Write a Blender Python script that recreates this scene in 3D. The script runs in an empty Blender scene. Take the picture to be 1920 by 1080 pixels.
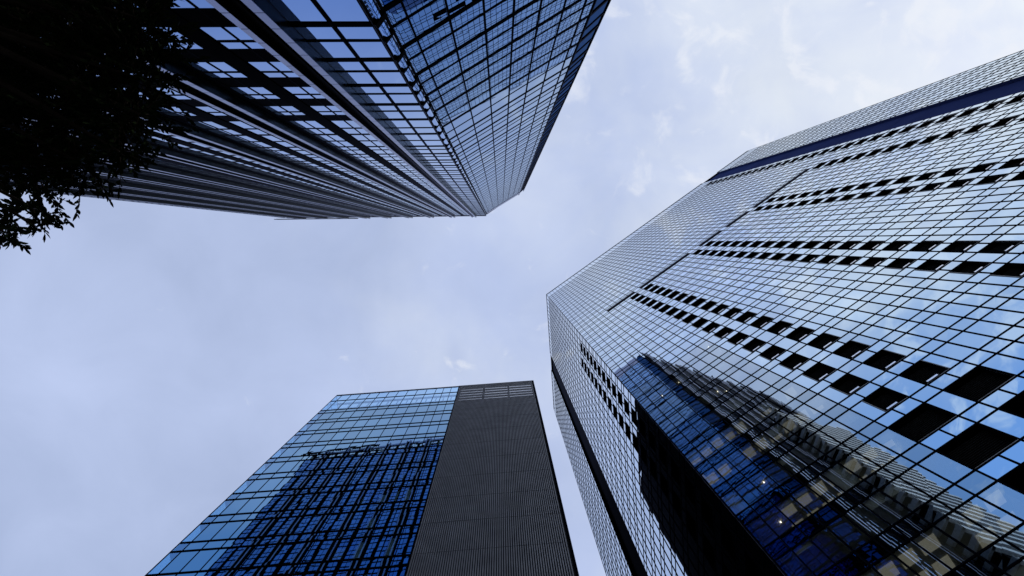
import bpy, math, random
from mathutils import Vector, Matrix, noise

sc = bpy.context.scene
COL = sc.collection
rnd = random.Random(7)
S = 1.3            # metres per survey unit of the towers
EYE = 1.6          # eye height of the photographer

# ---------------------------------------------------------------- camera
cam_d = bpy.data.cameras.new('camera')
cam_d.sensor_width = 36.0
cam_d.lens = 18.0
cam_d.clip_start = 0.1
cam_d.clip_end = 5000.0
cam = bpy.data.objects.new('camera', cam_d)
COL.objects.link(cam)
_F = 960.0
_z = Vector(((939 - 960) / _F, -(452 - 540) / _F, -1.0)).normalized()
_x = Vector((1, 0, 0)); _x = (_x - _x.dot(_z) * _z).normalized()
_y = _z.cross(_x)
ROT = Matrix((_x, _y, _z))
cam.matrix_world = Matrix.Translation((0, 0, EYE)) @ ROT.to_4x4()
sc.camera = cam

# ---------------------------------------------------------------- world, sun, exposure
SUN_EL, SUN_AZ = math.radians(38), math.radians(-20)      # azimuth measured from +X towards +Y
world = bpy.data.worlds.new('World')
sc.world = world
world.use_nodes = True
wt = world.node_tree
wt.nodes.clear()
def wn(kind, **kw):
    n = wt.nodes.new(kind)
    for k, v in kw.items():
        setattr(n, k, v)
    return n
wout = wn('ShaderNodeOutputWorld')
wbg = wn('ShaderNodeBackground')
wbg.inputs['Strength'].default_value = 0.13
sky = wn('ShaderNodeTexSky', sky_type='NISHITA', sun_disc=False)
sky.sun_elevation = SUN_EL
sky.sun_rotation = math.pi / 2 - SUN_AZ
sky.air_density = 1.0
sky.dust_density = 0.6
sky.ozone_density = 2.0
tc = wn('ShaderNodeTexCoord')
sep = wn('ShaderNodeSeparateXYZ')
wt.links.new(tc.outputs['Generated'], sep.inputs[0])
def wmath(op, a, b=None, clamp=False):
    n = wn('ShaderNodeMath', operation=op, use_clamp=clamp)
    for i, v in enumerate((a, b)):
        if v is None: continue
        if isinstance(v, (int, float)): n.inputs[i].default_value = v
        else: wt.links.new(v, n.inputs[i])
    return n.outputs[0]
zc = wmath('MAXIMUM', sep.outputs['Z'], 0.06)
px = wmath('DIVIDE', sep.outputs['X'], zc)
py = wmath('DIVIDE', sep.outputs['Y'], zc)
comb = wn('ShaderNodeCombineXYZ')
wt.links.new(px, comb.inputs[0]); wt.links.new(py, comb.inputs[1])
def wnoise(scale, detail, rough, dist=0.0, off=0.0):
    n = wn('ShaderNodeTexNoise')
    n.inputs['Scale'].default_value = scale
    n.inputs['Detail'].default_value = detail
    n.inputs['Roughness'].default_value = rough
    n.inputs['Distortion'].default_value = dist
    m = wn('ShaderNodeMapping')
    m.inputs['Location'].default_value = (off, off * 0.7, off * 0.3)
    wt.links.new(comb.outputs[0], m.inputs[0])
    wt.links.new(m.outputs[0], n.inputs['Vector'])
    return n.outputs['Fac']
big = wnoise(1.5, 3.0, 0.5, 0.2, 3.1)
med = wnoise(4.0, 6.0, 0.55, 0.4, 8.4)
fine = wnoise(13.0, 5.0, 0.55, 0.5, 1.7)
# thin cloud cover: heaviest overhead and towards the sun side, thinning away from it
side = wmath('MULTIPLY_ADD', px, 0.10); 
side_n = side.node; side_n.inputs[2].default_value = 0.0
low = wmath('MULTIPLY', py, -0.06)
cover = wmath('ADD', wmath('ADD', wmath('MULTIPLY', big, 0.55), wmath('MULTIPLY', med, 0.30)), wmath('ADD', side, low))
mr = wn('ShaderNodeMapRange', interpolation_type='SMOOTHSTEP')
wt.links.new(cover, mr.inputs['Value'])
mr.inputs['From Min'].default_value = 0.20
mr.inputs['From Max'].default_value = 0.62
mr.inputs['To Min'].default_value = 0.64
mr.inputs['To Max'].default_value = 0.97
puff = wn('ShaderNodeMapRange', interpolation_type='SMOOTHSTEP')
wt.links.new(wmath('ADD', wmath('MULTIPLY', fine, 0.75), wmath('ADD', wmath('MULTIPLY', big, 0.3), wmath('ADD', wmath('MULTIPLY', px, 0.13), wmath('MULTIPLY', py, -0.10)))), puff.inputs['Value'])
puff.inputs['From Min'].default_value = 0.615
puff.inputs['From Max'].default_value = 0.76
puff.inputs['To Min'].default_value = 0.0
puff.inputs['To Max'].default_value = 0.55
mixc = wn('ShaderNodeMix', data_type='RGBA')
gapn = wn('ShaderNodeMapRange', interpolation_type='SMOOTHSTEP')
wt.links.new(wmath('ADD', wmath('MULTIPLY', py, -1.0), wmath('ADD', wmath('MULTIPLY', px, -0.5), wmath('MULTIPLY', med, -0.5))), gapn.inputs['Value'])
gapn.inputs['From Min'].default_value = 0.35
gapn.inputs['From Max'].default_value = 0.90
gapn.inputs['To Min'].default_value = 1.0
gapn.inputs['To Max'].default_value = 0.22
wt.links.new(wmath('MULTIPLY', mr.outputs[0], gapn.outputs[0]), mixc.inputs['Factor'])
wt.links.new(sky.outputs[0], mixc.inputs[6])
mixc.inputs[7].default_value = (4.9, 5.6, 7.5, 1)
glow = wn('ShaderNodeMapRange', interpolation_type='SMOOTHSTEP')
patch = wmath('ADD', wmath('MULTIPLY', big, 1.3), wmath('MULTIPLY', wnoise(3.6, 5.0, 0.55, 0.4, 5.3), 1.7))
wt.links.new(wmath('ADD', wmath('ADD', wmath('MULTIPLY', px, 0.75), wmath('MULTIPLY', py, -0.55)), wmath('ADD', patch, -1.47)), glow.inputs['Value'])
glow.inputs['From Min'].default_value = -0.25
glow.inputs['From Max'].default_value = 1.30
mixg = wn('ShaderNodeMix', data_type='RGBA')
wt.links.new(glow.outputs[0], mixg.inputs['Factor'])
mixg.inputs[6].default_value = (4.15, 4.87, 6.95, 1)
mixg.inputs[7].default_value = (6.5, 6.9, 7.4, 1)
wt.links.new(mixg.outputs[2], mixc.inputs[7])
mixp = wn('ShaderNodeMix', data_type='RGBA')
wt.links.new(puff.outputs[0], mixp.inputs['Factor'])
blue = wn('ShaderNodeMix', data_type='RGBA')
wt.links.new(wmath('MULTIPLY_ADD', gapn.outputs[0], -1.0), blue.inputs['Factor'])
blue.inputs['Factor'].links[0].from_node.inputs[2].default_value = 1.0
wt.links.new(mixc.outputs[2], blue.inputs[6]); blue.inputs[7].default_value = (2.1, 3.8, 7.2, 1)
wt.links.new(blue.outputs[2], mixp.inputs[6])
mixp.inputs[7].default_value = (6.7, 6.9, 7.4, 1)
wt.links.new(mixp.outputs[2], wbg.inputs['Color'])
wt.links.new(wbg.outputs[0], wout.inputs[0])

sun_d = bpy.data.lights.new('sun', 'SUN')
sun_d.energy = 1.5
sun_d.angle = math.radians(10)
sun_d.color = (1.0, 0.95, 0.88)
sun = bpy.data.objects.new('sun', sun_d)
COL.objects.link(sun)
_sd = Vector((math.cos(SUN_EL) * math.cos(SUN_AZ), math.cos(SUN_EL) * math.sin(SUN_AZ), math.sin(SUN_EL)))
sun.rotation_euler = (-_sd).to_track_quat('-Z', 'Y').to_euler()
sun.location = _sd * 300

sc.view_settings.view_transform = 'Standard'
sc.view_settings.look = 'None'
sc.view_settings.exposure = 0.0
sc.view_settings.gamma = 1.0
sc.render.engine = 'CYCLES'
sc.cycles.max_bounces = 8
sc.cycles.glossy_bounces = 5
sc.cycles.diffuse_bounces = 2
sc.cycles.transparent_max_bounces = 8
sc.cycles.caustics_reflective = False
sc.cycles.caustics_refractive = False

# ---------------------------------------------------------------- materials
def new_mat(name):
    m = bpy.data.materials.new(name); m.use_nodes = True
    nt = m.node_tree; nt.nodes.clear()
    return m, nt
def nd(nt, kind, **kw):
    n = nt.nodes.new(kind)
    for k, v in kw.items(): setattr(n, k, v)
    return n
def glass(name, tint, edge, power=3.0, clear=0.0, ripple=0.02, ripple_scale=0.5, through=(0.45, 0.55, 0.62), vary=0.16):
    """coated glazing: tinted mirror when seen square on, whiter towards grazing; 'clear' lets the room behind show."""
    m, nt = new_mat(name)
    out = nd(nt, 'ShaderNodeOutputMaterial')
    lw = nd(nt, 'ShaderNodeLayerWeight'); lw.inputs['Blend'].default_value = 0.5
    pw = nd(nt, 'ShaderNodeMath', operation='POWER'); pw.inputs[1].default_value = power
    nt.links.new(lw.outputs['Facing'], pw.inputs[0])
    mx = nd(nt, 'ShaderNodeMix', data_type='RGBA')
    nt.links.new(pw.outputs[0], mx.inputs['Factor'])
    # each pane comes from a slightly different batch of coated glass
    geo = nd(nt, 'ShaderNodeNewGeometry')
    va = nd(nt, 'ShaderNodeMapRange'); va.inputs['To Min'].default_value = 1 - vary; va.inputs['To Max'].default_value = 1 + vary * 0.4
    nt.links.new(geo.outputs['Random Per Island'], va.inputs['Value'])
    sc_ = nd(nt, 'ShaderNodeMix', data_type='RGBA', blend_type='MULTIPLY'); sc_.inputs['Factor'].default_value = 1
    sc_.inputs[6].default_value = (*tint, 1)
    nt.links.new(va.outputs[0], sc_.inputs[7])
    nt.links.new(sc_.outputs[2], mx.inputs[6]); mx.inputs[7].default_value = (*edge, 1)
    gl = nd(nt, 'ShaderNodeBsdfGlossy'); gl.inputs['Roughness'].default_value = 0.004
    nt.links.new(mx.outputs[2], gl.inputs['Color'])
    tcn = nd(nt, 'ShaderNodeTexCoord')
    nz = nd(nt, 'ShaderNodeTexNoise'); nz.inputs['Scale'].default_value = ripple_scale; nz.inputs['Detail'].default_value = 1.0
    nt.links.new(tcn.outputs['Object'], nz.inputs['Vector'])
    bp = nd(nt, 'ShaderNodeBump'); bp.inputs['Strength'].default_value = 1.0; bp.inputs['Distance'].default_value = ripple
    nt.links.new(nz.outputs['Fac'], bp.inputs['Height'])
    nt.links.new(bp.outputs[0], gl.inputs['Normal'])
    if clear > 0:
        tr = nd(nt, 'ShaderNodeBsdfTransparent'); tr.inputs['Color'].default_value = (*through, 1)
        inv = nd(nt, 'ShaderNodeMapRange'); nt.links.new(pw.outputs[0], inv.inputs['Value'])
        inv.inputs['To Min'].default_value = clear; inv.inputs['To Max'].default_value = 0.0
        tcol = nd(nt, 'ShaderNodeMix', data_type='RGBA')
        nt.links.new(inv.outputs[0], tcol.inputs['Factor']); tcol.inputs[6].default_value = (0, 0, 0, 1); tcol.inputs[7].default_value = (*through, 1)
        nt.links.new(tcol.outputs[2], tr.inputs['Color'])
        ms = nd(nt, 'ShaderNodeAddShader')
        nt.links.new(gl.outputs[0], ms.inputs[0]); nt.links.new(tr.outputs[0], ms.inputs[1])
        nt.links.new(ms.outputs[0], out.inputs[0])
    else:
        nt.links.new(gl.outputs[0], out.inputs[0])
    return m
def solid(name, col, rough=0.5, metal=0.0, spec=0.5, mott=0.25, scale=3.0, bump=0.0, emit=None):
    m, nt = new_mat(name)
    out = nd(nt, 'ShaderNodeOutputMaterial')
    p = nd(nt, 'ShaderNodeBsdfPrincipled')
    tcn = nd(nt, 'ShaderNodeTexCoord')
    nz = nd(nt, 'ShaderNodeTexNoise'); nz.inputs['Scale'].default_value = scale; nz.inputs['Detail'].default_value = 5
    nt.links.new(tcn.outputs['Object'], nz.inputs['Vector'])
    mr_ = nd(nt, 'ShaderNodeMapRange'); nt.links.new(nz.outputs['Fac'], mr_.inputs['Value'])
    mr_.inputs['From Min'].default_value = 0.3; mr_.inputs['From Max'].default_value = 0.7
    mr_.inputs['To Min'].default_value = 1 - mott; mr_.inputs['To Max'].default_value = 1 + mott
    mu = nd(nt, 'ShaderNodeMix', data_type='RGBA', blend_type='MULTIPLY'); mu.inputs['Factor'].default_value = 1
    mu.inputs[6].default_value = (*col, 1); nt.links.new(mr_.outputs[0], mu.inputs[7])
    nt.links.new(mu.outputs[2], p.inputs['Base Color'])
    if spec < 0.2:      # matt dark finishes: a sheen only at grazing angles
        df = nd(nt, 'ShaderNodeBsdfDiffuse'); nt.links.new(mu.outputs[2], df.inputs['Color'])
        gs = nd(nt, 'ShaderNodeBsdfGlossy'); gs.inputs['Roughness'].default_value = rough * 0.6
        gs.inputs['Color'].default_value = (0.75, 0.76, 0.95, 1)
        lw = nd(nt, 'ShaderNodeLayerWeight'); lw.inputs['Blend'].default_value = 0.5
        pw = nd(nt, 'ShaderNodeMath', operation='POWER'); pw.inputs[1].default_value = 13.0
        nt.links.new(lw.outputs['Facing'], pw.inputs[0])
        am = nd(nt, 'ShaderNodeMath', operation='MULTIPLY'); am.inputs[1].default_value = spec * 4.0
        nt.links.new(pw.outputs[0], am.inputs[0])
        ms = nd(nt, 'ShaderNodeMixShader'); nt.links.new(am.outputs[0], ms.inputs[0])
        nt.links.new(df.outputs[0], ms.inputs[1]); nt.links.new(gs.outputs[0], ms.inputs[2])
        nt.links.new(ms.outputs[0], out.inputs[0]); nt.nodes.remove(p)
        return m
    p.inputs['Roughness'].default_value = rough; p.inputs['Metallic'].default_value = metal
    p.inputs['Specular IOR Level'].default_value = spec
    if bump:
        bp = nd(nt, 'ShaderNodeBump'); bp.inputs['Distance'].default_value = bump
        nt.links.new(nz.outputs['Fac'], bp.inputs['Height']); nt.links.new(bp.outputs[0], p.inputs['Normal'])
    if emit:
        p.inputs['Emission Color'].default_value = (*emit[0], 1); p.inputs['Emission Strength'].default_value = emit[1]
    nt.links.new(p.outputs[0], out.inputs[0])
    return m
M = {}
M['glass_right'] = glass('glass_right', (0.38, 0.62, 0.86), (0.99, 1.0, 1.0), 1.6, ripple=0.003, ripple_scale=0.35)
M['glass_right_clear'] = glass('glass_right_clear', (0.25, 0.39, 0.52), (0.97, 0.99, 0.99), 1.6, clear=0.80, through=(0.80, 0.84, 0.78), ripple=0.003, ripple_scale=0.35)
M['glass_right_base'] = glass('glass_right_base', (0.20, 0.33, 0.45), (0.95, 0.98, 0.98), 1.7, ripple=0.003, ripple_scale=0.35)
M['glass_upper'] = glass('glass_upper', (0.035, 0.20, 0.58), (0.92, 0.97, 1.0), 3.0, ripple=0.002, ripple_scale=0.4)
M['glass_slant'] = glass('glass_slant', (0.030, 0.155, 0.40), (0.86, 0.94, 1.0), 3.3, ripple=0.0022, ripple_scale=0.4)
M['glass_edge'] = glass('glass_edge', (0.012, 0.045, 0.13), (0.045, 0.085, 0.20), 3.6, ripple=0.002, ripple_scale=0.4)
M['glass_low'] = glass('glass_low', (0.07, 0.28, 0.50), (0.88, 0.98, 1.0), 3.2, ripple=0.0005, ripple_scale=0.45)
M['glass_low_clear'] = glass('glass_low_clear', (0.05, 0.22, 0.45), (0.80, 0.90, 0.97), 3.2, clear=0.72, ripple=0.001, ripple_scale=0.45, through=(0.50, 0.72, 0.84))
M['frame'] = solid('frame', (0.0035, 0.004, 0.007), 0.6, 0.0, 0.10)
M['frame_edge'] = solid('frame_edge', (0.20, 0.20, 0.20), 0.4, 0.3)
M['recess'] = solid('recess', (0.003, 0.003, 0.0035), 0.8, 0.0, 0.03)
M['louver'] = solid('louver', (0.026, 0.026, 0.027), 0.6, 0.0, 0.1)
M['strip'] = solid('strip', (0.036, 0.050, 0.145), 0.35, 0.0, 0.01, mott=0.12, scale=0.15)
M['granite'] = solid('granite', (0.007, 0.012, 0.013), 0.28, 0.0, 0.22, mott=0.3, scale=6)
M['granite_flush'] = solid('granite_flush', (0.002, 0.0025, 0.003), 0.5, 0.0, 0.03, mott=0.3, scale=6)
M['pier_metal'] = solid('pier_metal', (0.24, 0.265, 0.41), 0.32, 0.85, 0.5, mott=0.08, scale=0.8)
M['channel'] = solid('channel', (0.008, 0.007, 0.007), 0.55, 0.0, 0.12)
M['spandrel'] = solid('spandrel', (0.003, 0.003, 0.004), 0.5, 0.0, 0.04)
M['parapet_metal'] = solid('parapet_metal', (0.30, 0.31, 0.44), 0.4, 0.6, 0.5, mott=0.1)
M['rib'] = solid('rib', (0.29, 0.29, 0.31), 0.5, 0.05, 0.4, mott=0.18, scale=0.6)
M['rib_back'] = solid('rib_back', (0.010, 0.010, 0.011), 0.7, 0.0, 0.2)
M['wall_dark'] = solid('wall_dark', (0.005, 0.005, 0.006), 0.6, 0.0, 0.08)
M['steel'] = solid('steel', (0.40, 0.44, 0.48), 0.5, 0.1)
M['crown_wall'] = solid('crown_wall', (0.10, 0.13, 0.20), 0.6)
M['white_metal'] = solid('white_metal', (0.75, 0.76, 0.80), 0.4, 0.0)
M['ceiling'] = solid('ceiling', (0.55, 0.55, 0.50), 0.8, mott=0.05)
M['blind'] = solid('blind', (0.60, 0.58, 0.52), 0.8, mott=0.15, scale=1.0)
M['room'] = solid('room', (0.22, 0.21, 0.19), 0.8, mott=0.4, scale=0.5)
M['lamp'] = solid('lamp', (0.9, 0.85, 0.7), 0.5, emit=((1.0, 0.90, 0.74), 4.0))
M['glowing_ceiling_panel'] = solid('glowing_ceiling_panel', (0.8, 0.78, 0.68), 0.6, emit=((1.0, 0.95, 0.80), 0.13))  # plain ceiling panel, no lamp: a faint added glow stands in for room light
M['flap'] = solid('flap', (0.88, 0.88, 0.94), 0.2, 1.0)
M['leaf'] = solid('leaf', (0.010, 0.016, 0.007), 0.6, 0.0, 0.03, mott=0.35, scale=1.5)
M['bark'] = solid('bark', (0.022, 0.018, 0.015), 0.85, spec=0.1, scale=12)
M['shrub'] = solid('shrub', (0.03, 0.05, 0.02), 0.7)
M['paving'] = solid('paving', (0.22, 0.21, 0.20), 0.8, mott=0.15, scale=0.8)
M['asphalt'] = solid('asphalt', (0.05, 0.05, 0.052), 0.85, mott=0.2, scale=2)
M['ground'] = solid('ground', (0.16, 0.155, 0.15), 0.85, mott=0.2, scale=0.2)

# ---------------------------------------------------------------- helpers
class MB:
    def __init__(self): self.v = []; self.f = []
    def quad(self, a, b, c, d):
        n = len(self.v); self.v += [tuple(a), tuple(b), tuple(c), tuple(d)]; self.f.append((n, n + 1, n + 2, n + 3))
    def poly(self, pts):
        n = len(self.v); self.v += [tuple(p) for p in pts]; self.f.append(tuple(range(n, n + len(pts))))
    def hexa(self, p):
        n = len(self.v); self.v += [tuple(q) for q in p]
        for f in ((0, 3, 2, 1), (4, 5, 6, 7), (0, 1, 5, 4), (1, 2, 6, 5), (2, 3, 7, 6), (3, 0, 4, 7)):
            self.f.append(tuple(n + i for i in f))
    def tube(self, pts, radii, n=8):
        rings = []
        for i, (p, r) in enumerate(zip(pts, radii)):
            a = pts[max(i - 1, 0)]; b = pts[min(i + 1, len(pts) - 1)]
            t = (Vector(b) - Vector(a)).normalized()
            u = t.orthogonal().normalized(); w = t.cross(u)
            s = len(self.v)
            for k in range(n):
                an = 2 * math.pi * k / n
                self.v.append(tuple(Vector(p) + r * (math.cos(an) * u + math.sin(an) * w)))
            rings.append(s)
        for a, b in zip(rings, rings[1:]):
            for k in range(n):
                self.f.append((a + k, a + (k + 1) % n, b + (k + 1) % n, b + k))
        self.f.append(tuple(rings[-1] + k for k in range(n)))
    def build(self, name, mat, parent=None, **props):
        me = bpy.data.meshes.new(name); me.from_pydata(self.v, [], self.f); me.update()
        me.materials.append(mat)
        o = bpy.data.objects.new(name, me); COL.objects.link(o)
        if parent: o.parent = parent
        for k, v in props.items(): o[k] = v
        return o
def thing(name, label, cat, loc, group=None):
    o = bpy.data.objects.new(name, None); COL.objects.link(o)
    o.location = loc; o['label'] = label; o['category'] = cat
    if group: o['group'] = group
    return o
class Facade:
    """plane of a wall: s runs along it, h up, d outward; survey units"""
    def __init__(self, p0, p1, out=None):
        self.a = Vector(p0); self.b = Vector(p1)
        self.L = (self.b - self.a).length; self.t = (self.b - self.a) / self.L
        self.n = Vector((-self.t.y, self.t.x))
        if out is None: out = -self.a
        if self.n.dot(Vector(out)) < 0: self.n = -self.n
        self.off = Vector((0, 0, 0))
    def xy(self, s, d=0.0): return self.a + self.t * s + self.n * d
    def pt(self, s, h, d=0.0):
        q = self.xy(s, d) * S
        return Vector((q.x, q.y, h * S + EYE)) - self.off
    def box(self, mb, s0, s1, h0, h1, d0, d1):
        P = self.pt
        mb.hexa([P(s0, h0, d0), P(s1, h0, d0), P(s1, h0, d1), P(s0, h0, d1), P(s0, h1, d0), P(s1, h1, d0), P(s1, h1, d1), P(s0, h1, d1)])
    def pane(self, s0, s1, h0, h1, d=0.0, j=0.0028):
        g = lambda: d + rnd.uniform(-j, j)
        return [self.pt(s0, h0, g()), self.pt(s1, h0, g()), self.pt(s1, h1, g()), self.pt(s0, h1, g())]
def screen_area(q, off):
    """size of a pane in the picture (square pixels at 1920 wide), 0 when outside"""
    uv = []
    for p in q:
        r = ROT.transposed() @ (p + off - Vector((0, 0, EYE)))
        if r.z > -0.01: return 0.0
        uv.append((960 + _F * r.x / -r.z, 540 - _F * r.y / -r.z))
    cx = sum(u for u, _ in uv) / 4; cy = sum(v for _, v in uv) / 4
    if not (0 < cx < 1920 and 0 < cy < 1080): return 0.0
    if cx < 350 and cy < 370: return 0.0
    return abs(sum(uv[i][0] * uv[(i + 1) % 4][1] - uv[(i + 1) % 4][0] * uv[i][1] for i in range(4))) / 2
def glaze(parent, panes, limit=100, name='window', rest='glazing'):
    """panes: (quad, material). The largest in view become parts of their own, the rest one part per material."""
    off = parent.location
    order = sorted(range(len(panes)), key=lambda i: -screen_area(panes[i][0], off))
    for i in order[:limit]:
        mb = MB(); mb.quad(*panes[i][0]); mb.build(name, panes[i][1], parent)
    rest_mb = {}
    for i in order[limit:]:
        rest_mb.setdefault(panes[i][1].name, MB()).quad(*panes[i][0])
    for k, mb in rest_mb.items():
        mb.build(rest, M[k], parent, kind='stuff')
def interp(x, xs, ys):
    for i in range(len(xs) - 1):
        if x <= xs[i + 1] or i == len(xs) - 2:
            return ys[i] + (ys[i + 1] - ys[i]) * (x - xs[i]) / (xs[i + 1] - xs[i])

# ================================================================ RIGHT TOWER
RC = (12.820, 15.010); R1E = (68.380, -24.863); R2E = (15.198, 48.181)
HR = 143.5; GND = -EYE / S
right = thing('skyscraper', 'tall dark framed glass tower with rows of black square openings on both faces', 'skyscraper', (RC[0] * S, RC[1] * S, 0))
F1 = Facade(RC, R1E); F2 = Facade(RC, R2E)
for f in (F1, F2): f.off = right.location.copy()
def r1s(i): return interp(i, (0, 5, 9, 11, 12, 16, 18, 22, 26, 64), (0, 4.85, 9.08, 11.35, 12.5, 16.9, 19.1, 23.35, 27.6, F1.L))
def r2s(i): return i * F2.L / 31.0
PER = 2.97
def nb(k): return 19.6 + PER * k          # foot of the narrow pane of floor k
def wb(k): return nb(k) + 0.985           # foot of the wide pane
recs1 = []   # (s0, s1, kmin, kmax)
for (c0, c1) in ((11, 12), (22, 23), (33, 34)):
    a, b = r1s(c0), r1s(c1)
    lo, hi = (1.28, 1.34)
    if c0 == 11:
        recs1 += [(r1s(9), a, -6, 1), (b, r1s(14), -6, 1)]
        recs1 += [(a - 1.42, a, 2, 20), (b, b + 1.5, 2, 20)]
    else:
        recs1 += [(a - lo, a, -6, 20), (b, b + hi, -6, 20)]
recs1 += [(45.15, 46.85, -6, 20), (50.5, 52.1, -6, 38)]
recs2 = [(1.40, 2.80, -6, 20), (3.90, 5.25, -6, 20)]
STRIP1 = (53.15, 58.25); STRIP2 = (16.95, 21.75)
panes = []; recesses = []
def tower_face(F, sfun, n, recs, strip, clear_fn):
    fr = MB(); P = F.pt
    ks = range(-7, 39)
    for i in range(n):
        s0, s1 = sfun(i) + 0.03, sfun(i + 1) - 0.03
        # cut by the recessed strip
        if strip and s1 > strip[0] and s0 < strip[1]:
            if s0 < strip[0] - 0.25: s1 = strip[0] - 0.05
            elif s1 > strip[1] + 0.25: s0 = strip[1] + 0.05
            else: continue
        for k in ks:
            if nb(k) + 0.9 > GND:
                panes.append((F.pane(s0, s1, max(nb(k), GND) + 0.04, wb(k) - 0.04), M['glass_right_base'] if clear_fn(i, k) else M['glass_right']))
            segs = [(s0, s1)]
            for (a, b, k0, k1) in recs:
                if k0 <= k <= k1:
                    nx = []
                    for (u, v) in segs:
                        if v <= a or u >= b: nx.append((u, v)); continue
                        if u < a - 0.08: nx.append((u, a - 0.04))
                        if v > b + 0.08: nx.append((b + 0.04, v))
                    segs = nx
            h0, h1 = wb(k) + 0.04, nb(k + 1) - 0.04
            if h1 < GND: continue
            for (u, v) in segs:
                if v - u < 0.06: continue
                panes.append((F.pane(u, v, max(h0, GND), h1), M['glass_right_clear'] if clear_fn(i, k) else M['glass_right']))
        # tall crown panes
        panes.append((F.pane(s0, s1, nb(39) + 0.04, nb(39) + 0.95), M['glass_right']))
        panes.append((F.pane(s0, s1, nb(39) + 1.05, HR - 1.1), M['glass_right']))
        panes.append((F.pane(s0, s1, HR - 1.0, HR - 0.12), M['glass_right']))
    # mullions
    for i in range(n + 1):
        s = sfun(i)
        if strip and strip[0] - 0.2 < s < strip[1] + 0.2: continue
        cuts = sorted((max(wb(k0), GND), nb(k1 + 1)) for (a, b, k0, k1) in recs if a + 0.1 < s < b - 0.1)
        h = GND
        for k in ks:   # break a mullion where it would cross an opening
            pass
        spans = []; cur = GND
        blocked = [(wb(k), nb(k + 1)) for (a, b, k0, k1) in recs if a + 0.1 < s < b - 0.1 for k in range(k0, k1 + 1)]
        for (u, v) in sorted(blocked):
            if v < GND: continue
            if u > cur: spans.append((cur, u))
            cur = v
        spans.append((cur, HR))
        for (u, v) in spans: F.box(fr, s - 0.036, s + 0.036, u, v, -0.06, 0.038)
    # transoms
    runs = [(0, strip[0] - 0.02), (strip[1] + 0.02, sfun(n))] if strip else [(0, sfun(n))]
    for (u, v) in runs:
        for k in range(-7, 40):
            for h in (nb(k), wb(k)):
                if h < GND + 0.3: continue
                F.box(fr, u, v, h - 0.038, h + 0.038, -0.06, 0.030)
        for h in (HR - 1.05, nb(39) + 1.0):
            F.box(fr, u, v, h - 0.038, h + 0.038, -0.06, 0.030)
        F.box(fr, u, v, HR - 0.12, HR, -0.4, 0.06)
    # edges of the recess rows
    for (a, b, k0, k1) in recs:
        for k in range(k0, k1 + 1):
            if wb(k) < GND + 1: continue
            recesses.append((F, a, b, wb(k) + 0.035, nb(k + 1) - 0.035, k))
    return fr
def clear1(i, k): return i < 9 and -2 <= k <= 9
fr1 = tower_face(F1, r1s, 64, recs1, STRIP1, clear1)
fr1.build('facade_frame', M['frame'], right)
fr2 = tower_face(F2, r2s, 31, recs2, STRIP2, lambda i, k: False)
fr2.build('facade_frame', M['frame'], right)
glaze(right, panes)
# black openings: a deep box behind each, thin metal rim, slats in the lowest ones, white vent flap at the sill
def rec_area(r):
    F, a, b, h0, h1, k = r
    return screen_area([F.pt(a, h0), F.pt(b, h0), F.pt(b, h1), F.pt(a, h1)], F.off)
recesses.sort(key=lambda r: -rec_area(r))
rest_rec = MB()
def recess_mesh(mb, F, a, b, h0, h1):
    P = F.pt; D = -0.55
    a += 0.02; b -= 0.02
    mb.quad(P(a, h0, D), P(b, h0, D), P(b, h1, D), P(a, h1, D))
    mb.quad(P(a, h0, 0), P(a, h0, D), P(a, h1, D), P(a, h1, 0))
    mb.quad(P(b, h0, 0), P(b, h1, 0), P(b, h1, D), P(b, h0, D))
    mb.quad(P(a, h0, 0), P(b, h0, 0), P(b, h0, D), P(a, h0, D))
    mb.quad(P(a, h1, 0), P(a, h1, D), P(b, h1, D), P(b, h1, 0))
for n_, r in enumerate(recesses):
    F, a, b, h0, h1, k = r
    if n_ < 100:
        mb = MB(); recess_mesh(mb, F, a, b, h0, h1)
        o = mb.build('vent_opening', M['recess'], right)
        if rec_area(r) > 120 and F is F1:
            rim = MB()
            for (s0, s1, u, v) in ((a - 0.03, a + 0.02, h0, h1), (b - 0.02, b + 0.03, h0, h1), (a, b, h0 - 0.02, h0 + 0.02)):
                F.box(rim, s0, s1, u, v, -0.10, 0.03)
            rim.build('rim', M['frame_edge'], o)
        if F is F1 and (k <= 1 or rec_area(r) > 500):
            lv = MB()
            for q in range(15):
                hh = h0 + 0.08 + (h1 - h0 - 0.16) * (q + 0.5) / 15
                P = F.pt
                lv.hexa([P(a + 0.06, hh - 0.05, -0.40), P(b - 0.06, hh - 0.05, -0.40), P(b - 0.06, hh - 0.045, -0.30), P(a + 0.06, hh - 0.045, -0.30),
                         P(a + 0.06, hh + 0.015, -0.40), P(b - 0.06, hh + 0.015, -0.40), P(b - 0.06, hh - 0.02, -0.30), P(a + 0.06, hh - 0.02, -0.30)])
            lv.build('louver', M['louver'], o)
        if F is F1 and k > 1 and rec_area(r) > 300:
            fl = MB(); w = b - a
            F.box(fl, a + 0.1 * w, a + 0.55 * w, h0 + 0.03, h0 + 0.15, -0.06, 0.08)
            fl.build('vent_flap', M['flap'], o)
    else:
        recess_mesh(rest_rec, F, a, b, h0, h1)
rest_rec.build('vent_opening', M['recess'], right, kind='stuff')
# dark louvred bands high on the face, broken by the glazed columns
def band(F, u, v):
    mb = MB(); F.box(mb, u, v, 83.1, 84.2, -0.05, 0.06)
    mb.build('louver_band', M['frame'], right)
for (u, v) in ((5.9, r1s(11) - 0.05), (r1s(12) + 0.05, r1s(21)), (r1s(22) , r1s(22) + 0.02), (r1s(23) + 0.05, r1s(27)), (r1s(28), r1s(32)), (r1s(33) + 0.05, r1s(43))):
    if v - u > 0.5: band(F1, u, v)
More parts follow.
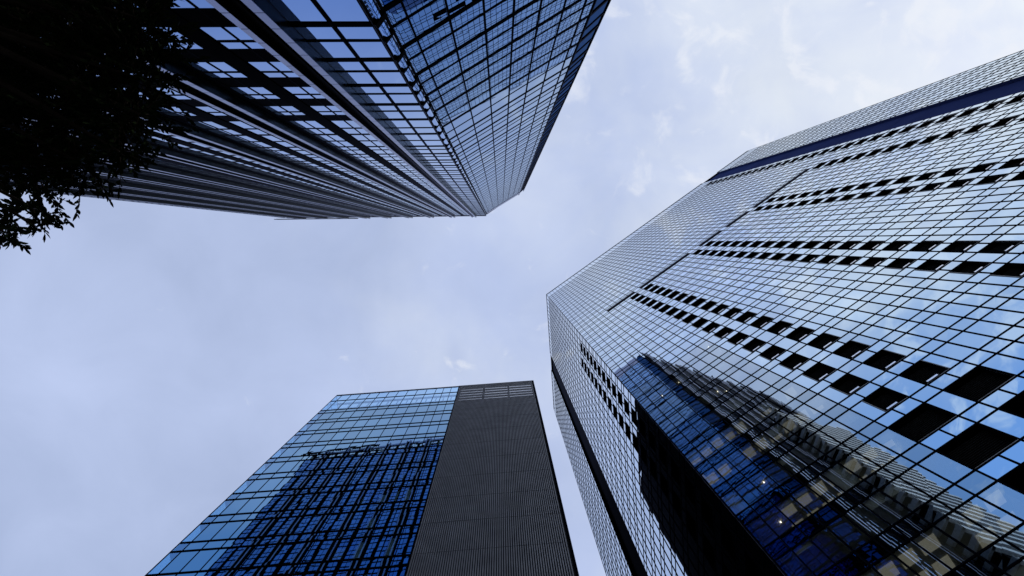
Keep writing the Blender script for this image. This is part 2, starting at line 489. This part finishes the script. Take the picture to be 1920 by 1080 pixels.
# recessed vertical strips
for F, (u, v) in ((F1, STRIP1), (F2, STRIP2)):
    mb = MB(); P = F.pt; D = -0.45
    nseg = 24
    for q in range(nseg):
        h0 = GND + (HR - 0.6 - GND) * q / nseg; h1 = GND + (HR - 0.6 - GND) * (q + 1) / nseg - 0.04
        mb.quad(P(u, h0, D), P(v, h0, D), P(v, h1, D), P(u, h1, D))
    mb.quad(P(u, GND, 0.0), P(u, GND, D), P(u, HR, D), P(u, HR, 0.0))
    mb.quad(P(v, GND, 0.0), P(v, HR, 0.0), P(v, HR, D), P(v, GND, D))
    mb.quad(P(u, HR - 0.62, D), P(v, HR - 0.62, D), P(v, HR - 0.62, -3), P(u, HR - 0.62, -3))
    mb.build('recessed_strip', M['strip'] if F is F1 else M['recess'], right)
    mb = MB(); F.box(mb, u, v, GND, HR - 0.65, D - 0.2, D - 0.1); mb.build('strip_backing', M['wall_dark'], right)
# corner post
mb = MB(); F1.box(mb, -0.05, 0.06, GND, HR, -0.10, 0.062); mb.build('corner_post', M['frame'], right)
# hidden walls, roof
def wall_strip(parent, pts, h0, h1, mat, name='wall'):
    mb = MB(); off = parent.location
    for a, b in zip(pts, pts[1:]):
        q = [Vector((a[0] * S, a[1] * S, h0 * S + EYE)), Vector((b[0] * S, b[1] * S, h0 * S + EYE)), Vector((b[0] * S, b[1] * S, h1 * S + EYE)), Vector((a[0] * S, a[1] * S, h1 * S + EYE))]
        mb.quad(*[p - off for p in q])
    return mb.build(name, mat, parent)
def roof(parent, pts, h, mat, name='roof'):
    mb = MB(); mb.poly([Vector((p[0] * S, p[1] * S, h * S + EYE)) - parent.location for p in pts]); return mb.build(name, mat, parent)
RB = [R1E, (92.0, -2.0), (58.0, 62.0), R2E]
wall_strip(right, RB, GND, HR, M['wall_dark'])
roof(right, [RC, R1E, (92.0, -2.0), (58.0, 62.0), R2E], HR - 0.7, M['wall_dark'])
# rooms behind the clear panes of the lower floors
for k in range(-2, 10):
    mb = MB(); F1.box(mb, 0.25, r1s(9) - 0.05, nb(k + 1) + 0.03, wb(k + 1) - 0.05, -5.0, -0.10)
    o = mb.build('ceiling', M['ceiling'], right)
    n_l = 0
    hh = nb(k + 1) + 0.03
    lit = rnd.random() < 0.65 and k < 6
    for i in range(0, 9):
        a_, b_ = r1s(i), r1s(i + 1)
        if lit and rnd.random() < 0.7:
            for (d0_, d1_) in ((-1.0, -0.35), (-2.3, -1.5)):
                lp = MB(); F1.box(lp, a_ + 0.14, b_ - 0.14, hh - 0.03, hh - 0.008, d0_, d1_); lp.build('glowing_ceiling_panel', M['glowing_ceiling_panel'], o)  # cream ceiling panels between beams, made to glow so the room looks lit
        elif rnd.random() < 0.12:
            s_ = rnd.uniform(a_ + 0.2, b_ - 0.2); d_ = rnd.uniform(-1.5, -0.5)
            lm = MB(); F1.box(lm, s_, s_ + 0.06, hh - 0.08, hh - 0.03, d_, d_ + 0.06); lm.build('ceiling_lamp', M['lamp'], o)
    for i in range(0, 9):
        x = rnd.random()
        if x < 0.38:
            drop = rnd.choice((0.35, 0.6, 0.9, 1.9))
            bl = MB(); F1.box(bl, r1s(i) + 0.06, r1s(i + 1) - 0.06, nb(k + 1) - drop, nb(k + 1) + 0.02, -0.16, -0.13); bl.build('blind', M['blind'], right)
mb = MB(); F1.box(mb, 0.3, r1s(9) - 0.1, nb(-2), wb(10), -5.3, -5.05); mb.build('room_wall', M['room'], right)
mb = MB(); F1.box(mb, r1s(9) - 0.04, r1s(9) + 0.0, nb(-2), wb(10), -5.0, -0.6); mb.build('room_wall', M['room'], right)

# ================================================================ UPPER TOWER (stone piers)
HT = 138.0
TLA = (-3.90, -6.735); TLB = (-56.34, -6.12)
TRA = (-3.66, -7.15); TREND = (5.80, -12.90)
upper = thing('skyscraper', 'tall tower with dark stone piers edged in pale metal beside a slanting glass face', 'skyscraper', (TLA[0] * S, TLA[1] * S, 0))
FL = Facade((-3.76, -6.735), TLB, (0, 1)); FR = Facade((-3.757, -7.088), (5.776, -12.870))
TS0 = FR.xy(10.12); TS1 = Vector((6.15, -13.45))
FS = Facade(tuple(TS0), tuple(TS1))
FE = Facade(tuple(TS1), (5.9, -54.0), (1, 0))
FC = Facade((-3.98, -6.735), (-3.66, -7.15))
for f in (FL, FR, FS, FE, FC): f.off = upper.location.copy()
T_LINES = []
h = 29.25
while h > GND: T_LINES.append(h); h -= 3.13
T_LINES = T_LINES[::-1] + [33.1, 37.3]
h = 40.45
while h < 134.0: T_LINES.append(h); h += 3.13
T_LINES.append(h)
def mid_line(t, t1): return t + (1.3 if t1 - t < 3.5 else 2.1)
panes = []
def glass_column(F, s0, s1, mat, lines, fat=0.15, thin=0.085):
    for t, t1 in zip(lines, lines[1:]):
        m_ = mid_line(t, t1)
        panes.append((F.pane(s0, s1, t + fat, m_ - thin, j=0.0022), mat))
        panes.append((F.pane(s0, s1, m_ + thin, t1 - fat, j=0.0022), mat))
def h_bars(mb, F, u, v, lines, fat=0.15, thin=0.085, d=0.03, d0=-0.05):
    for t, t1 in zip(lines, lines[1:]):
        F.box(mb, u, v, t - fat, t + fat, d0, d)
        m_ = mid_line(t, t1)
        F.box(mb, u, v, m_ - thin, m_ + thin, d0, d - 0.01)
PW, PD = 1.18, 0.42
def pier(F, s, name='pier'):
    mb = MB()
    F.box(mb, s, s + 0.27, GND, HT + 0.6, -0.05, PD)
    F.box(mb, s + PW - 0.23, s + PW, GND, HT + 0.6, -0.05, PD)
    o = mb.build(name, M['granite'], upper)
    ch = MB(); F.box(ch, s + 0.272, s + PW - 0.232, GND, HT + 0.3, -0.05, PD - 0.2)
    F.box(ch, s + 0.57, s + 0.65, GND, HT + 0.3, PD - 0.2, PD - 0.15)
    ch.build('channel', M['channel'], o)
    n = 130; lo = GND
    st = (HT + 0.6 - lo) / n
    for u, w_ in ((0.0, 0.27), (PW - 0.23, 0.23)):
        cp = MB()
        for q in range(n):
            F.box(cp, s + u - 0.004, s + u + w_ + 0.004, lo + q * st, lo + (q + 1) * st - 0.035, PD + 0.004, PD + 0.02)
        cp.build('cover_strip', M['pier_metal'], o)
def bay_wall(F, first, n, pitch, s_end):
    """bays between piers: two windows, a flush stone pier, two windows"""
    bars = MB(); spn = MB()
    for b in range(n):
        s0 = first + PW + b * pitch
        if s0 > s_end: break
        pier(F, first + b * pitch)
        w = pitch - PW
        q_ = w / 4.54
        m0, m1 = s0 + 1.84 * q_, s0 + 2.61 * q_
        sp = MB(); F.box(sp, m0, m1, GND, HT, -0.05, 0.045); sp.build('flush_pier', M['granite_flush'], upper)
        cols = [(s0 + a_ * q_, s0 + b_ * q_) for a_, b_ in ((0.30, 1.0), (1.07, 1.83), (2.62, 3.27), (3.34, 4.15))]
        for (u, v) in cols:
            for t, t1 in zip(T_LINES, T_LINES[1:]):
                if t < 29.0:   # lower floors: pair of panes over a black spandrel
                    panes.append((F.pane(u, v, t + 0.17, t + 1.22, j=0.0022), M['glass_upper']))
                    panes.append((F.pane(u, v, t + 1.42, t + 2.0, j=0.0022), M['glass_upper']))
                else:
                    m_ = mid_line(t, t1)
                    panes.append((F.pane(u, v, t + 0.17, m_ - 0.13, j=0.0022), M['glass_upper']))
                    panes.append((F.pane(u, v, m_ + 0.13, t1 - 0.17, j=0.0022), M['glass_upper']))
        for t, t1 in zip(T_LINES, T_LINES[1:]):
            for (u, v) in ((s0, m0), (m1, s0 + w)):
                if t < 29.0:
                    sp1 = MB() if (F is FL and b < 5) else spn
                    F.box(sp1, u, v, t + 2.02, t1 + 0.17, -0.05, 0.012)
                    if sp1 is not spn: sp1.build('spandrel', M['spandrel'], upper)
                    F.box(bars, u, v, t + 1.22, t + 1.42, -0.05, 0.008)
                else:
                    F.box(bars, u, v, t1 - 0.17, t1 + 0.17, -0.05, 0.016)
                    m_ = mid_line(t, t1)
                    F.box(bars, u, v, m_ - 0.13, m_ + 0.13, -0.05, 0.012)
        for (u, v) in ((s0, m0), (m1, s0 + w)):
            pass
        for (u, v) in ((s0, s0 + 0.30 * q_), (s0 + 1.0 * q_, s0 + 1.07 * q_), (s0 + 3.27 * q_, s0 + 3.34 * q_), (s0 + 4.15 * q_, s0 + w)):
            F.box(bars, u, v, GND, HT, -0.05, 0.020)
    bars.build('window_frame', M['frame'], upper)
    spn.build('spandrel', M['spandrel'], upper, kind='stuff')
# end bay next to the glass face: two glass columns
glass_column(FL, 0.28, 1.43, M['glass_upper'], T_LINES); glass_column(FL, 1.52, 2.73, M['glass_upper'], T_LINES)
mb = MB(); h_bars(mb, FL, 0.2, 2.86, T_LINES); FL.box(mb, 1.43, 1.52, GND, HT, -0.05, 0.06)
mb.build('facade_frame', M['frame'], upper)
bay_wall(FL, 2.75, 9, 5.66, FL.L)
bay_wall(FE, 1.5, 8, 5.0, FE.L)
# slanting glass face
RV = [0.12, 0.76, 2.19, 3.65, 5.06, 6.50, 7.98, 9.42, 10.12]
HTR = 135.7
TRL = [t for t in T_LINES if t < HTR - 3] 
for a, b in zip(RV, RV[1:]): glass_column(FR, a + 0.04, b - 0.04, M['glass_slant'], TRL, 0.15, 0.085)
mb = MB(); h_bars(mb, FR, 0.1, 10.14, TRL, 0.15, 0.085, 0.025)
for s in RV: FR.box(mb, s - 0.038, s + 0.038, GND, TRL[-1], -0.05, 0.035)
mb.build('facade_frame', M['frame'], upper)
mb = MB(); FR.box(mb, 0.1, 10.2, TRL[-1] - 0.17, HTR, -0.3, 0.05); mb.build('parapet', M['parapet_metal'], upper)
glass_column(FS, 0.04, FS.L - 0.06, M['glass_edge'], T_LINES, 0.12, 0.06)
mb = MB(); h_bars(mb, FS, 0.0, FS.L, T_LINES, 0.16, 0.08, 0.05); FS.box(mb, FS.L - 0.07, FS.L, GND, HT + 2, -0.1, 0.07); FS.box(mb, -0.05, 0.04, GND, HT + 2, -0.1, 0.06)
mb.build('facade_frame', M['frame'], upper)
# rounded glass corner
for t, t1 in zip(T_LINES, T_LINES[1:]):
    m_ = mid_line(t, t1)
    for (u, v) in ((t + 0.17, m_ - 0.1), (m_ + 0.1, t1 - 0.17)):
        n = 5; arc = []
        for q in range(n + 1):
            x = q / n; arc.append((0.05 + x * (FC.L - 0.1), 0.05 + 0.10 * math.sin(math.pi * x)))
        for (a, da), (b, db) in zip(arc, arc[1:]):
            panes.append(([FC.pt(a, u, da), FC.pt(b, u, db), FC.pt(b, v, db), FC.pt(a, v, da)], M['glass_upper']))
mb = MB(); h_bars(mb, FC, 0.0, FC.L, T_LINES, 0.15, 0.09, 0.17)
FC.box(mb, -0.02, 0.06, GND, HT + 0.3, -0.2, 0.08); FC.box(mb, FC.L - 0.06, FC.L + 0.02, GND, HTR, -0.2, 0.08)
mb.build('corner_frame', M['frame'], upper)
glaze(upper, panes)
mb = MB(); FL.box(mb, 0.1, FL.L, HT - 0.9, HT, -0.3, 0.12); mb.build('parapet', M['parapet_metal'], upper)
# roof plant screen and planting above the stone face
mb = MB()
for q in range(46):
    s = 34.5 + q * 0.48
    FL.box(mb, s, s + rnd.uniform(0.12, 0.34), HT, HT + rnd.uniform(0.7, 1.2), 0.25, 0.4)
FL.box(mb, 34.5, 56.0, HT + 0.6, HT + 1.6, 0.2, 0.32); FL.box(mb, 34.5, 56.0, HT + 1.2, HT + 1.35, 0.3, 0.4)
mb.build('roof_screen', M['wall_dark'], upper)
TLBv = FL.xy(52.4)
wall_strip(upper, [tuple(TLBv), (TLBv.x, -54.0), (5.9, -54.0)], GND, HT, M['granite'])
roof(upper, [(-3.9, -6.75), tuple(TLBv), (TLBv.x, -54.0), (5.9, -54.0), (6.1, -13.4)], HT - 2.8, M['wall_dark'])
# lower wing behind the corner, wrapped in white horizontal fins (seen mirrored in the right tower)
WF = Facade((6.2, -30.0), (8.4, -30.0), (0, 1)); WS = Facade((8.4, -30.0), (8.4, -46.0), (1, 0))
for f in (WF, WS): f.off = upper.location.copy()
mb = MB(); WF.box(mb, 0, WF.L, GND, 96.0, -16.0, 0); wing = mb.build('wing', M['wall_dark'], upper)
mb = MB(); hh = 20.0
while hh < 99:
    WF.box(mb, -0.1, WF.L + 0.5, hh, hh + 0.75, 0.02, 0.5)
    WS.box(mb, -0.4, WS.L, hh, hh + 0.75, 0.02, 0.5)
    hh += 2.1
mb.build('fin', M['white_metal'], wing)

# ================================================================ LOW OFFICE BLOCK
BL = (-26.207, 24.527); BR = (5.184, 22.367); HB = 80.5; K = 0.9075
block = thing('office_building', 'mid height office building half blue glass and half grey ribbed cladding', 'office building', (BL[0] * S, BL[1] * S, 0))
FB = Facade(BL, BR); FBl = Facade(BL, (BL[0] + 1.4, BL[1] + 20), (-1, 0))
for f in (FB, FBl): f.off = block.location.copy()
GS = 21.5 * K; BE = FB.L
bv = [0.0] + [(1.0 + 1.66 * q) * K for q in range(11)] + [18.9 * K, 20.22 * K, GS]
bands = []
k = -8
while 38.5 + 4.5 * k < 80:
    if 38.5 + 4.5 * k > 0: bands.append(((38.5 + 4.5 * k) * K, (39.85 + 4.5 * k) * K))
    k += 1
tops = bands[-1]
panes = []; frame = MB(); blinds = []
rows = []
prev = GND
for (a, b) in bands: rows += [(prev, a), (a, b)]; prev = b
rows += [(prev, 85.2 * K), (85.2 * K, 88.4 * K)]
for a, b in zip(bv, bv[1:]):
    for (u, v) in rows:
        see = a < 0.5 or v > 81.5 * K
        room = (not see) and a > 7.0 and v - u > 2.0 and v < 60 and rnd.random() < 0.22 + 0.04 * (a - 7.0)
        if room:
            x_ = rnd.uniform(0.0, 0.5); w_ = rnd.uniform(0.2, 0.5)
            bl = MB(); FB.box(bl, a + 0.05 + x_ * (b - a - 0.1), a + 0.05 + min(1, x_ + w_) * (b - a - 0.1), u + 0.1, v - 0.1 - rnd.choice((0, 0.3, 0.9)), -0.22, -0.2)
            blinds.append(bl)
        panes.append((FB.pane(a + 0.03, b - 0.03, u + 0.06, v - 0.06, j=0.0015), M['glass_low_clear'] if see or room else M['glass_low']))
for s in bv: FB.box(frame, s - 0.032, s + 0.032, GND, 88.5 * K, -0.05, 0.03)
for (u, v) in rows: FB.box(frame, 0, GS, v - 0.075, v + 0.075, -0.05, 0.05)
frame.build('facade_frame', M['frame'], block)
glaze(block, panes)
for bl in blinds: bl.build('blind', M['blind'], block)
# side glass at the open corner, and the floors seen through it
side = []
mb = MB(); fm = MB()
for (u, v) in rows:
    mb.quad(*FBl.pane(0.05, 3.0, u + 0.06, v - 0.06)); FBl.box(fm, 0, 3.0, v - 0.05, v + 0.05, -0.04, 0.03)
mb.build('side_glazing', M['glass_low_clear'], block); fm.build('side_frame', M['frame'], block)
core = MB(); FB.box(core, 1.05 * K, BE - 0.1, GND, 81.2 * K, -20.0, -0.35); core.build('core_wall', M['wall_dark'], block)
for (a, b) in bands:
    mb = MB(); FB.box(mb, 0.05, 1.04 * K, a + 0.03, b - 0.03, -3.0, -0.06); mb.build('floor_slab', M['frame'], block)
mb = MB(); FB.box(mb, 0.6, GS, 81.25 * K, 84.5 * K, -1.9, -1.7); mb.build('crown_wall', M['crown_wall'], block)
# crown: posts, rails and braces behind the see-through parapet
cr = MB()
for s in bv[1:]:
    P = FB.pt
    FB.box(cr, s - 0.05, s + 0.05, 81.2 * K, 88.0 * K, -1.3, -1.15)
for s0, s1 in zip(bv[1:], bv[2:]):
    c = (s0 + s1) / 2
    for (sa, ha, sb, hb) in ((s0, 81.4, c, 84.6), (c, 84.6, s1, 81.4)):
        p, q = FB.pt(sa, ha * K, -1.2), FB.pt(sb, hb * K, -1.2)
        cr.tube([p, q], [0.10, 0.10], 6)
FB.box(cr, 0.1, GS, 84.6 * K, 84.95 * K, -1.35, -1.1); FB.box(cr, 0.1, GS, 87.6 * K, 87.9 * K, -1.35, -1.1)
cr.build('crown_frame', M['steel'], block)
# ribbed cladding, one panel per storey
joints = [GND] + [39.78 * K + q * 4.5 * K for q in range(-7, 10)] + [88.5 * K]
joints = sorted(j for j in joints if j >= GND)
pitch = 0.170
nrib = int((BE - GS - 0.25) / pitch)
for (u, v) in zip(joints, joints[1:]):
    mb = MB()
    for q in range(nrib):
        s = GS + 0.16 + q * pitch
        FB.box(mb, s, s + 0.082, u + 0.035, v - 0.015, -0.03, 0.10)
    mb.build('ribbed_panel', M['rib'], block)
mb = MB(); FB.box(mb, GS + 0.05, BE, GND, 79.6 * K, -0.30, -0.04); mb.build('cladding_backing', M['rib_back'], block)
mb = MB()
for q in range(4):
    s = GS + 0.3 + q * (BE - GS - 0.6) / 3.0
    FB.box(mb, s - 0.12, s + 0.12, 79.6 * K, 88.3 * K, -0.40, -0.06)
for hh in (80.5, 81.8, 83.1, 84.5, 85.9, 87.3): FB.box(mb, GS + 0.1, BE - 0.05, hh * K - 0.32, hh * K + 0.32, -0.20, -0.10)
mb.build('crown_beam', M['rib_back'], block)
mb = MB(); FB.box(mb, GS - 0.02, BE + 0.02, 88.1 * K, 88.7 * K, -0.3, 0.09); FB.box(mb, BE - 0.16, BE + 0.02, GND, 88.1 * K, -0.3, 0.09); FB.box(mb, GS - 0.03, GS + 0.09, GND, 88.1 * K, -0.3, 0.075)
mb.build('edge_trim', M['frame'], block)
mb = MB(); FB.box(mb, 0, GS, 88.4 * K, 88.7 * K, -0.12, 0.06); mb.build('top_rail', M['steel'], block)
BBr = FB.xy(BE, -20.0); BBl = FB.xy(0, -20.0)
wall_strip(block, [BR, tuple(BBr), tuple(BBl)], GND, HB, M['wall_dark'])
roof(block, [tuple(FB.xy(1.0, -0.4)), tuple(FB.xy(BE, -0.4)), tuple(BBr), tuple(BBl)], 81.3 * K, M['wall_dark'])

# ================================================================ TREE
tree = thing('tree', 'dark leafy tree reaching over the top left corner in silhouette', 'tree', (-7.3, -3.0, 0))
TO = tree.location
clumps = [(-6.15,-2.81,8.60,0.90),(-5.23,-2.66,8.20,0.90),(-4.38,-2.47,7.80,0.80),(-3.98,-2.45,7.60,0.45),(-5.73,-2.03,8.20,0.90),(-4.78,-1.91,7.80,0.90),(-4.09,-1.91,7.60,0.75),(-3.90,-1.76,7.50,0.40),(-4.02,-2.18,7.80,0.40),(-5.49,-1.31,7.80,0.90),(-4.78,-1.29,7.60,0.85),(-4.13,-1.34,7.40,0.65),(-3.86,-1.35,7.30,0.38),(-5.12,-0.77,7.40,0.65),(-4.52,-0.84,7.30,0.50),(-4.02,-0.94,7.20,0.42),(-5.02,-0.30,7.00,0.42),(-4.70,-0.33,6.90,0.32),(-4.60,-0.14,6.80,0.24),(-4.90,-0.08,6.80,0.24),(-6.86,-2.41,8.60,1.10),(-6.19,-0.94,7.80,1.00),(-5.72,-0.24,7.20,0.55),(-5.36,-3.47,8.60,1.00),(-6.73,-3.66,9.00,1.10),
          (-8.0,-2.2,9.2,1.2),(-8.6,-4.0,9.0,1.2),(-7.4,-4.6,8.6,1.1),(-8.3,-1.0,8.4,1.0),(-7.3,-3.2,10.2,1.3),(-6.3,-4.6,8.4,0.9)]
tr = MB()
tr.tube([Vector((0, 0, -0.1)), Vector((0.02, 0.03, 0.4)), Vector((0.08, 0.02, 2.0)), Vector((0.0, 0.1, 3.8)), Vector((0.1, 0.0, 5.2))], [0.26, 0.20, 0.17, 0.15, 0.11], 12)
tr.build('trunk', M['bark'], tree)
hubs = [Vector((0.06, 0.05, 3.2)), Vector((0.0, 0.1, 3.8)), Vector((0.05, 0.05, 4.5)), Vector((0.1, 0.0, 5.2))]
lf = MB(); tw = MB()
def leaf(mb, p, dirv, up, L, W):
    dirv = dirv.normalized(); side = dirv.cross(up)
    if side.length < 1e-3: side = dirv.orthogonal()
    side.normalize(); nrm = side.cross(dirv)
    n = len(mb.v); fold = rnd.uniform(0.0, 0.25) * W; bend = rnd.uniform(-0.12, 0.05) * L
    prof = ((0.0, 0.0), (0.28, 0.85), (0.55, 1.0), (0.80, 0.55), (1.0, 0.0))
    for (x, w) in prof:
        c = p + dirv * (x * L) + nrm * (bend * x * x)
        if w == 0: mb.v.append(tuple(c))
        else:
            mb.v.append(tuple(c + side * (w * W / 2) + nrm * fold)); mb.v.append(tuple(c - side * (w * W / 2) + nrm * fold))
    mb.f += [(n, n + 1, n + 2), (n + 1, n + 3, n + 4, n + 2), (n + 3, n + 5, n + 6, n + 4), (n + 5, n + 7, n + 6)]
for ci, (cx, cy, cz, r) in enumerate(clumps):
    c = Vector((cx, cy, cz)) - TO
    hub = min(hubs, key=lambda q: (q - c).length + abs(q.z - (c.z - 2.5)))
    mid = hub.lerp(c, 0.55) + Vector((rnd.uniform(-.2, .2), rnd.uniform(-.2, .2), rnd.uniform(0.1, .45)))
    r0 = 0.035 + 0.02 * r
    br = MB(); br.tube([hub, hub.lerp(mid, 0.5) + Vector((0, 0, .08)), mid, mid.lerp(c, .6), c], [r0 + .025, r0 + .012, r0, r0 * .6, 0.012], 7); br.build('branch', M['bark'], tree)
    ntw = max(8, int((110 if r > 0.5 else 66) * r * r))
    for q in range(ntw):
        d = Vector((rnd.gauss(0, 1), rnd.gauss(0, 1), rnd.gauss(0, 0.75))).normalized()
        st = c + d * rnd.uniform(0.0, 0.35) * r
        en = c + d * r * rnd.uniform(0.55, 1.12) + Vector((0, 0, -0.10 * r))
        md = st.lerp(en, 0.5) + Vector((rnd.uniform(-.06, .06), rnd.uniform(-.06, .06), 0.05))
        tw.tube([st, md, en], [0.007, 0.005, 0.002], 4)
        L = (en - st).length; nl = int(8 + L / 0.038)
        for k in range(nl):
            t = 0.1 + 0.9 * (k + rnd.random()) / nl
            p = st.lerp(md, t * 2) if t < .5 else md.lerp(en, t * 2 - 1)
            ax = (en - st).normalized()
            sd = ax.cross(Vector((rnd.gauss(0, 1), rnd.gauss(0, 1), rnd.gauss(0, 1)))).normalized()
            dv = ax * rnd.uniform(0.5, 1.1) + sd * rnd.uniform(0.3, 1.0) + Vector((0, 0, rnd.uniform(-0.5, 0.1)))
            leaf(lf, p, dv, Vector((rnd.gauss(0, .5), rnd.gauss(0, .5), 1)), rnd.uniform(0.058, 0.095), rnd.uniform(0.024, 0.034))
        leaf(lf, en, (en - md), Vector((0, 0, 1)), rnd.uniform(0.08, 0.11), 0.03)
tw.build('twig', M['bark'], tree)
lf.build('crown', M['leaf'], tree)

# ================================================================ GROUND (below the view)
mb = MB(); mb.quad((-1500, -1500, 0), (1500, -1500, 0), (1500, 1500, 0), (-1500, 1500, 0)); mb.build('ground', M['ground'], kind='structure')
mb = MB(); mb.quad((-70, -8, 0.004), (15, -8, 0.004), (15, 28, 0.004), (-70, 28, 0.004)); mb.build('pavement', M['paving'], kind='structure')
print('panes leaf faces', len(lf.f))
